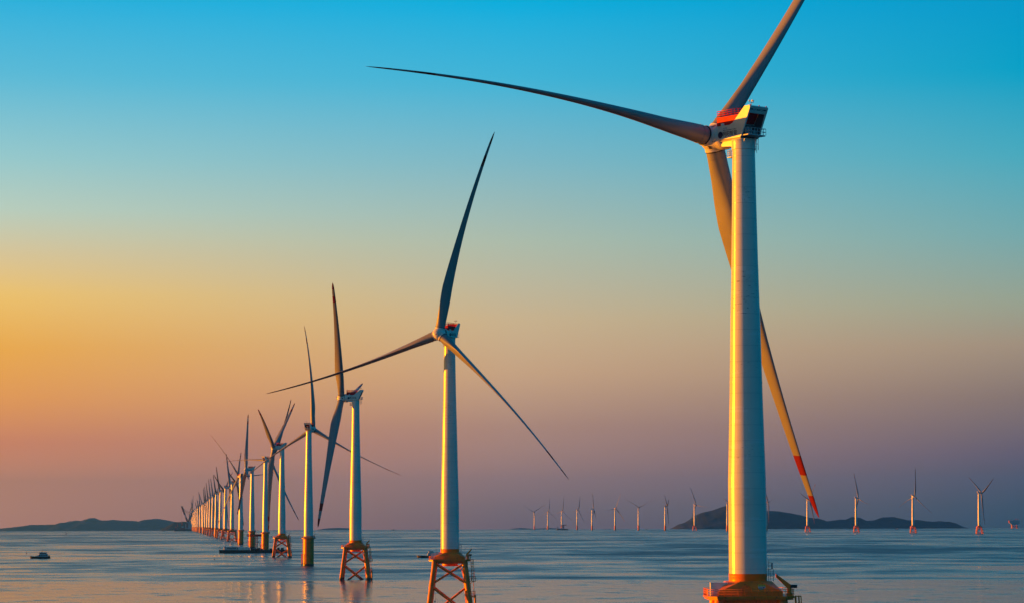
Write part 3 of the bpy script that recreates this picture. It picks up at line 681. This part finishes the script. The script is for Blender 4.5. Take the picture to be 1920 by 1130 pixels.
for i, (px, hy, yw, ps, kd, dt, lb) in enumerate(ROW):
    turbine(px, hy, yw, ps, kd, dt, lb, G1, boom='boom_low' if i == 0 else 'boom_high', container=i < 2, sign=i == 0, dz=.6 if i == 0 else 0, feathered=i in (1, 3, 4, 5))
HOR = [
 (1002,959.5,204.6,64.7,P_,'distant wind turbine furthest left of the group on the right horizon'),
 (1027,958.7,41.1,14.0,P_,'distant wind turbine second from the left of the horizon group'),
 (1053,957.5,41.1,15.3,P_,'distant wind turbine standing behind the small crane barge on the horizon'),
 (1082,955.8,64.2,26.5,P_,'distant wind turbine just right of the small crane barge on the horizon'),
 (1110,954.5,97.1,119.8,P_,'distant wind turbine with edge on rotor, fifth from the left of the horizon group'),
 (1153,953,148.8,101.3,P_,'distant wind turbine just right of the tiny dark boat between two turbines'),
 (1197,951,15.6,66.2,P_,'distant wind turbine seen square on, two blades raised, left of the big island'),
 (1247,948.7,86.2,73.2,P_,'distant wind turbine on a pile closest to the left tip of the big island'),
 (1302,946.4,57.2,101.2,J,'distant wind turbine on a jacket in front of the left slope of the big island'),
 (1363.4,943.7,75.5,52.1,P_,'distant wind turbine against the left edge of the nearest tower'),
 (1436.3,942,109.1,44.4,P_,'distant wind turbine peeping out at the right edge of the nearest tower'),
 (1513.6,937,119.5,78.6,J,'distant wind turbine behind the red tip of the nearest turbine'),
 (1604.6,933.8,77.0,108.4,J,'distant wind turbine on a jacket, fourth from the right edge, before the island saddle'),
 (1711,930,56.3,12.1,J,'distant wind turbine on a jacket before the right end of the big island'),
 (1835,924.4,73.2,67.3,J,'distant wind turbine on a jacket right of the island, nearest to the platform'),
]
for px, hy, yw, ps, kd, lb in HOR: turbine(px, hy, yw, ps, kd, 0, lb, G2)

# ------------------------------------------------------------------ vessels (local: bow towards -X, keel line on Y = 0, z = 0 at the waterline)
def hull_mesh(L, B, H, bow=.25, name='hull', m='black', sheer=.5, n=18):
    mb = MB(); rows = []
    for i in range(n + 1):
        f = i / n; x = -L / 2 + L * f
        w = B / 2 * (min(1, (f / bow)) ** .6 if f < bow else 1) * (1 - .12 * max(0, f - .85) / .15)
        w = max(w, .05); h = H + sheer * max(0, 1 - f / .45) ** 2
        rk = (1 - min(1, f / bow)) * L * .03
        rows.append([(x + rk, -w * .75, -.8), (x, -w, h * .5), (x - rk * .5, -w, h), (x - rk * .5, w, h), (x, w, h * .5), (x + rk, w * .75, -.8)])
    for a, b_ in zip(rows, rows[1:]):
        mb.add(a + b_, [[k, (k + 1) % 6, 6 + (k + 1) % 6, 6 + k] for k in range(6)])
    mb.add(rows[0], [[0, 1, 2, 3, 4, 5]]); mb.add(rows[-1], [[0, 1, 2, 3, 4, 5]])
    return mb.mesh(name, [m])
def vessel(name, label, cat, px, Y, rz=0, group=None):
    return thing(name, label, cat, on_sea(px, Y), rz, group)

# the workboat at left
t = vessel('workboat', 'dark workboat with wheelhouse and mast alone on the water at far left', 'boat', 76, waterline_depth(75, 1045.6), R(8))
L = 18.6
link('hull', hull_mesh(L, 5.2, 1.75, .35, sheer=.7), t)
mb = MB(); mb.box(-1.6,7.2,-2.0,2.0,1.6,4.0,ch=.3); mb.prism([(-5.2,1.9),(-1.6,1.9),(-1.6,3.4)], -1.7, 1.7, 0, 'Y'); cb_ = mb.build('cabin', ['cabin'], t)
mb = MB()
for i in range(5): mb.box(-.9+i*1.55,.1+i*1.55,-2.04,2.04,2.5,3.4)
mb.build('window', ['glass'], cb_)
mb = MB(); mb.box(-.9,6.0,-1.8,1.8,4.0,5.3,ch=.25); mb.box(-1.5,6.5,-2.1,2.1,5.3,5.55,ch=.3); wh = mb.build('wheelhouse', ['cabin'], t)
mb = MB(); mb.box(-.93,5.6,-1.83,1.83,4.45,5.1,ch=.25); mb.build('window', ['glass'], wh)
mb = MB(); mb.tube((2.2,0,5.5),(2.2,0,9.6),.1,.05,8); mb.tube((1.6,0,7.6),(2.8,0,7.6),.05,n=6); mb.box(1.0,1.5,-.3,.3,5.55,6.2); mb.tube((4.6,0,5.5),(4.6,0,7.0),.09,n=6); mb.tube((5.5,0,5.5),(5.5,0,7.9),.04,n=6); mb.build('mast', ['dark'], t)
mb = MB(); mb.box(-3.9,-2.6,-2.1,-1.8,1.9,2.6); mb.box(-2.3,-1.9,-2.2,-1.9,2.1,2.7); mb.build('life_raft', ['white'], t)
mb = MB(); mb.box(7.5,8.7,-1.8,1.8,1.6,2.9,ch=.4); mb.build('stern_gear', ['dark'], t)

def buoy(px, py, label, r=.8):
    Yb = waterline_depth(px, py); t = vessel('buoy', label, 'buoy', px, Yb)
    s_ = max(1, Yb / 3000)
    mb = MB(); mb.lathe([(-.4*s_,.5*r*s_),(0,r*s_),(.5*s_,r*s_),(.8*s_,.4*r*s_)], 14); mb.build('float', ['dark'], t)
    mb = MB(); mb.tube((0,0,.7*s_),(0,0,2.0*s_),.12*s_,n=6); mb.box(-.25*s_,.25*s_,-.25*s_,.25*s_,1.8*s_,2.4*s_); mb.build('topmark', ['dark'], t)
buoy(50.3, 1037, 'small dark buoy floating left of the workboat', .55)
buoy(402.3, 1048, 'small dark buoy floating just below the left end of the barge', .55)
buoy(124, 1000.5, 'dark navigation buoy far out below the left hills', .9)

# the long barge with its red crane
YB = waterline_depth(480, 1035.5); sc = F / YB
t = vessel('barge', 'long low black work barge lying across the golden piles in the row', 'barge', 475, YB)
X = lambda px: (px - 475) / sc
mb = MB(); mb.prism([(X(412.3),3.6),(X(413),0),(X(416),-1),(X(535),-1),(X(538),0.5),(X(538.5),3.4),(X(430),3.4)], -7, 7, 0, 'Y')
for i in range(24): mb.box(X(418)+i*2.9, X(418)+i*2.9+.5, -7.25, -7.0, .4, 3.3)
mb.build('hull', ['black'], t)
mb = MB(); mb.box(X(421),X(446.5),-5,5,3.4,6.4,ch=.3); mb.box(X(420.3),X(447),-5.4,5.4,6.4,6.7); mb.box(X(421),X(423),-3,3,6.7,7.6); dh = mb.build('deckhouse', ['cabin'], t)
mb = MB()
for i in range(8): mb.box(X(427)+i*1.25, X(427)+i*1.25+.8, -5.05, -5.0, 4.4, 5.6)
mb.build('window', ['glass'], dh)
mb = MB(); mb.box(X(447.5),X(468),-4.5,4.5,3.4,6.2,ch=.2); mb.box(X(450),X(455),-3,3,6.2,6.7); mb.box(X(459),X(465),-3,3,6.2,6.6)
for i in range(10): mb.box(X(448)+i*1.15, X(448)+i*1.15+.35, -4.56, -4.5, 3.6, 6.0)
mb.build('cargo_container', ['white'], t)
mb = MB(); mb.tube((X(413.2),0,3.5),(X(413.2),0,6.2),.12,n=6); mb.box(X(412),X(414.2),-.5,.5,6,6.5); mb.tube((X(419),0,3.5),(X(419),0,5.4),.15,n=6); mb.tube((X(461.5),0,6.2),(X(463.4),0,13.5),.08,n=6); mb.build('mast', ['dark'], t)
mb = MB()
for x0, x1, h in ((471,476,2.2),(476,480,1.5),(484,488,2.2),(489,493,1.2),(506,510,1.6),(520,524,2.6),(527,532,2.2)): mb.box(X(x0),X(x1),-3,3,3.4,3.4+h,ch=.2)
mb.build('deck_gear', ['dark'], t)
def lattice(mb, p, q, w, n, r=.12, w2=None):
    p, q = Vector(p), Vector(q); d_ = (q - p).normalized(); a = Vector((0, 1, 0)); b_ = d_.cross(a).normalized(); w2 = w if w2 is None else w2
    prev = None
    for i in range(n + 1):
        c = p.lerp(q, i / n); k = (w + (w2 - w) * i / n) / 2
        ring = [c + a * k + b_ * k, c - a * k + b_ * k, c - a * k - b_ * k, c + a * k - b_ * k]
        if prev:
            for j in range(4): mb.tube(prev[j], ring[j], r, n=6); mb.tube(prev[j], ring[(j + 1) % 4], r * .7, n=5)
        for j in range(4): mb.tube(ring[j], ring[(j + 1) % 4], r * .7, n=5)
        prev = ring
    return mb
tcr = thing('barge_crane', 'red lattice mast crane with a level boom standing on the barge', 'crane', t.location + Vector((X(481), 0, 3.4)))
mb = MB(); lattice(mb, (0,0,0), (0,0,14.5), 2.2, 7, .2); mb.box(-1.6,1.6,-1.6,1.6,0,1); mb.build('mast', ['hullred'], tcr)
mb = MB(); lattice(mb, (-10.2,0,15.6), (5.4,0,15.6), 1.9, 8, .26); mb.box(-1.4,5.4,-1.0,1.0,14.8,16.4); mb.tube((-.8,0,16.4),(-.8,0,21.5),.1,n=6); mb.build('boom', ['red'], tcr)
mb = MB(); mb.tube((-10,0,15),(-10,0,3),.07,n=5); mb.box(-10.3,-9.7,-.3,.3,2,3); mb.build('hook_wire', ['dark'], tcr)
mb = MB(); mb.tube((-2.2,0,1),(1.9,0,8.6),.28,n=6); mb.tube((6.0,0,0),(2.3,0,8.6),.28,n=6); mb.box(1.2,3.2,-.8,.8,8.3,9.3); mb.build('stay_frame', ['rail'], tcr)

# boat lying behind the second turbine's jacket, and a launch at its foot
YA = waterline_depth(800, 1044.3)
t = vessel('moored_boat', 'black hulled boat half hidden behind the jacket deck of the second largest turbine', 'boat', 803.5, YA)
link('hull', hull_mesh(21.5, 5.5, 2.0, .2, sheer=.2), t)
mb = MB(); mb.box(-1,7.5,-2,2,2,4.4,ch=.3); mb.box(0,4.5,-1.7,1.7,4.4,6.2,ch=.3); mb.build('cabin', ['cabin'], t)
mb = MB(); mb.tube((1.2,0,6),(1.2,0,9.4),.1,n=6); mb.tube((7,0,4),(7,0,9),.1,n=6); mb.build('mast', ['dark'], t)
t = vessel('crew_launch', 'small crew launch under the second largest turbine, only its mast in the frame', 'boat', 814.5, 986)
link('hull', hull_mesh(9, 3, 1.0, .35), t)
mb = MB(); mb.box(-1.2,2.4,-1.1,1.1,1,2.5,ch=.25); mb.build('cabin', ['white'], t)
mb = MB(); mb.tube((.3,0,2.4),(.3,0,6.4),.06,n=6); mb.tube((-.3,0,4.3),(.9,0,4.3),.05,n=6); mb.box(-.1,.5,-.25,.25,3.1,3.7); mb.tube((1.1,0,2.4),(1.1,0,4.6),.04,n=6); mb.build('mast', ['cabin'], t)

# the crane ship and its neighbour far down the row
YC = 14600.0; sc = F / YC; Zc = lambda h: h / sc
t = vessel('crane_ship', 'heavy lift crane ship with a tall raked red and white boom before the islet', 'ship', 352.5, YC)
X = lambda px: (px - 352.5) / sc
mb = MB(); mb.prism([(X(346.5),11),(X(347.5),-2),(X(359),-2),(X(360.5),11)], -18, 18, 0, 'Y'); mb.build('hull', ['black'], t)
mb = MB(); mb.box(X(348),X(351),-14,14,11,38); mb.box(X(351.5),X(358.5),-15,15,11,42,ch=2); mb.box(X(350),X(354),-10,10,38,50); mb.box(X(355),X(357),-6,6,42,52); mb.build('deckhouse', ['cabin'], t)
mb = MB(); mb.box(X(350),X(353.2),-16,-14,16,44); mb.build('hoist_house', ['hullred'], t)
f0, f1 = Vector((X(352),0,48)), Vector((X(340.8),0,132))
mb = MB(); lattice(mb, f0, f0.lerp(f1,.3), 6, 4, 1.7); mb.build('boom', ['hullred'], t)
mb = MB(); lattice(mb, f0.lerp(f1,.3), f0.lerp(f1,.5), 5, 3, 1.2); mb.build('boom', ['rail'], t)
mb = MB(); lattice(mb, f0.lerp(f1,.5), f0.lerp(f1,.7), 6, 3, 1.7); mb.build('boom', ['hullred'], t)
mb = MB(); lattice(mb, f0.lerp(f1,.7), f1, 6, 4, 1.6, 5); mb.box(f1.x-4,f1.x+6,-3,3,f1.z-4,f1.z+3); mb.build('boom', ['hullred'], t)
mb = MB(); lattice(mb, (X(353),0,46), (X(356.5),0,84), 5, 4, 1.6); mb.build('stay_frame', ['hullred'], t)
mb = MB(); mb.tube(f1,(X(356.5),0,84),.9,n=6); mb.tube(f1+Vector((2,0,0)),(X(353.6),0,80),.4,n=6); mb.tube((X(356.5),0,84),(X(358),0,44),.4,n=6); mb.tube((f1.x-1.5,0,f1.z),(f1.x-1.5,0,18),.3,n=6); mb.tube((f1.x+4,0,f1.z),(f1.x+3,0,f1.z-24),.8,n=6); mb.build('rigging', ['dark'], t)
t = vessel('supply_ship', 'red and orange supply ship lying low just left of the crane ship', 'ship', 337.5, YC - 300)
X = lambda px: (px - 337.5) / sc
link('hull', hull_mesh(64, 13, 6, .2, sheer=3), t)
mb = MB(); mb.box(X(338.5),X(347.2),-6,6,5,18,ch=1); mb.box(X(340),X(345),-5,5,18,30,ch=1); mb.tube((X(341.5),0,30),(X(341.5),0,48),1.4,n=6); mb.build('deckhouse', ['hullred'], t)
mb = MB(); mb.box(X(341),X(344),-6.2,-5,18.5,27); mb.build('bridge_front', ['signw'], t)
mb = MB(); mb.tube((X(329.5),0,6),(X(329.5),0,26),1.6,n=6); mb.box(X(328.3),X(331.2),-4,4,6,20); mb.tube((X(333),0,6),(X(333),0,40),.8,n=6); mb.build('deck_crane', ['hullred'], t)
mb = MB(); mb.box(X(325.5),X(327),-5,5,3,9); mb.build('bow_house', ['hullred'], t)

def small_ship(px, Y, Ln, label, group='small craft on the horizon', barge=False):
    t = vessel('small_ship', label, 'ship', px, Y, 0, group)
    link('hull', hull_mesh(Ln, Ln * .22, Ln * .1, .2, sheer=Ln * .03), t)
    mb = MB()
    if barge: mb.box(-Ln*.45,-Ln*.36,-Ln*.08,Ln*.08,Ln*.1,Ln*.3); mb.box(-Ln*.2,-Ln*.02,-Ln*.08,Ln*.08,Ln*.1,Ln*.16)
    else: mb.box(-Ln*.1,Ln*.3,-Ln*.08,Ln*.08,Ln*.1,Ln*.24,ch=Ln*.02); mb.box(0,Ln*.2,-Ln*.07,Ln*.07,Ln*.24,Ln*.36,ch=Ln*.02)
    mb.build('deckhouse', ['cabin'], t)
    mb = MB(); mb.tube((Ln*.1,0,Ln*.2),(Ln*.1,0,Ln*.5),Ln*.015,n=6); mb.build('mast', ['dark'], t)
    return t
small_ship(737, 15500, 24, 'small dark ship on the open horizon right of the side on turbine')
t3 = small_ship(1054.5, 14000, 60, 'small crane barge at the foot of a distant turbine on the horizon', barge=True)
mb = MB(); lattice(mb, (6,0,6), (6,0,26), 5, 4, .8); lattice(mb, (-8,0,22), (22,0,27), 3, 5, .6); mb.build('deck_crane', ['hullred'], t3)
small_ship(1134.5, 15000, 15, 'tiny dark boat between two distant turbines on the horizon')
small_ship(1212.3, 15500, 14, 'tiny boat on the horizon left of the big island')
small_ship(1682, 12300, 17, 'tiny pale boat on the water below the middle of the big island')
small_ship(305.8, 13500, 13, 'tiny dark boat off the left tip of the islet')

# the substation platform at the right edge
YS = 13800.0; sc = F / YS
t = thing('substation', 'boxy offshore substation on four legs at the far right of the horizon', 'platform', on_sea(1902, YS))
X = lambda px: (px - 1902) / sc
for sx_ in (-1, 1):
    for sy_ in (-1, 1):
        mb = MB(); mb.tube((sx_*13.5,sy_*9,-3),(sx_*12.5,sy_*8,21),2.3,n=10); mb.build('leg', ['yellow'], t)
mb = MB()
for y in (-8.5, 8.5): mb.tube((-13,y,3),(12.5,y,19),.8,n=8); mb.tube((13,y,3),(-12.5,y,19),.8,n=8)
mb.build('brace', ['yellow'], t)
mb = MB(); mb.prism([(-14,20),(15,20),(22,25),(25,27),(25,42),(0,45),(-18,43),(-24,40),(-25,30),(-19,25)], -11, 11, 0, 'Y'); mb.box(-10,-4,-11.6,-11,26,43); mb.box(6,10,-11.6,-11,24,41); mb.build('topside', ['cabin'], t)
mb = MB(); mb.box(-29,-22,-9,9,31,43,ch=1.5); mb.build('control_room', ['hullred'], t)
mb = MB(); mb.path([(6,0,44),(8,0,51),(24,0,50),(24,0,42)],.9,8); mb.build('gantry', ['hullred'], t)

# ------------------------------------------------------------------ haze
hm = bpy.data.materials.new('haze'); hm.use_nodes = True; t = hm.node_tree; t.nodes.clear()
pv = t.nodes.new('ShaderNodeVolumePrincipled'); pv.inputs['Color'].default_value = (.13, .49, 1, 1); pv.inputs['Density'].default_value = 2.7e-5; pv.inputs['Anisotropy'].default_value = .7
ou = t.nodes.new('ShaderNodeOutputMaterial'); t.links.new(pv.outputs[0], ou.inputs['Volume'])
M['haze'] = hm
mb = MB(); mb.box(-36000, 36000, -36000, 36000, -90, 600); hz = mb.build('haze', ['haze'], None, kind='stuff')
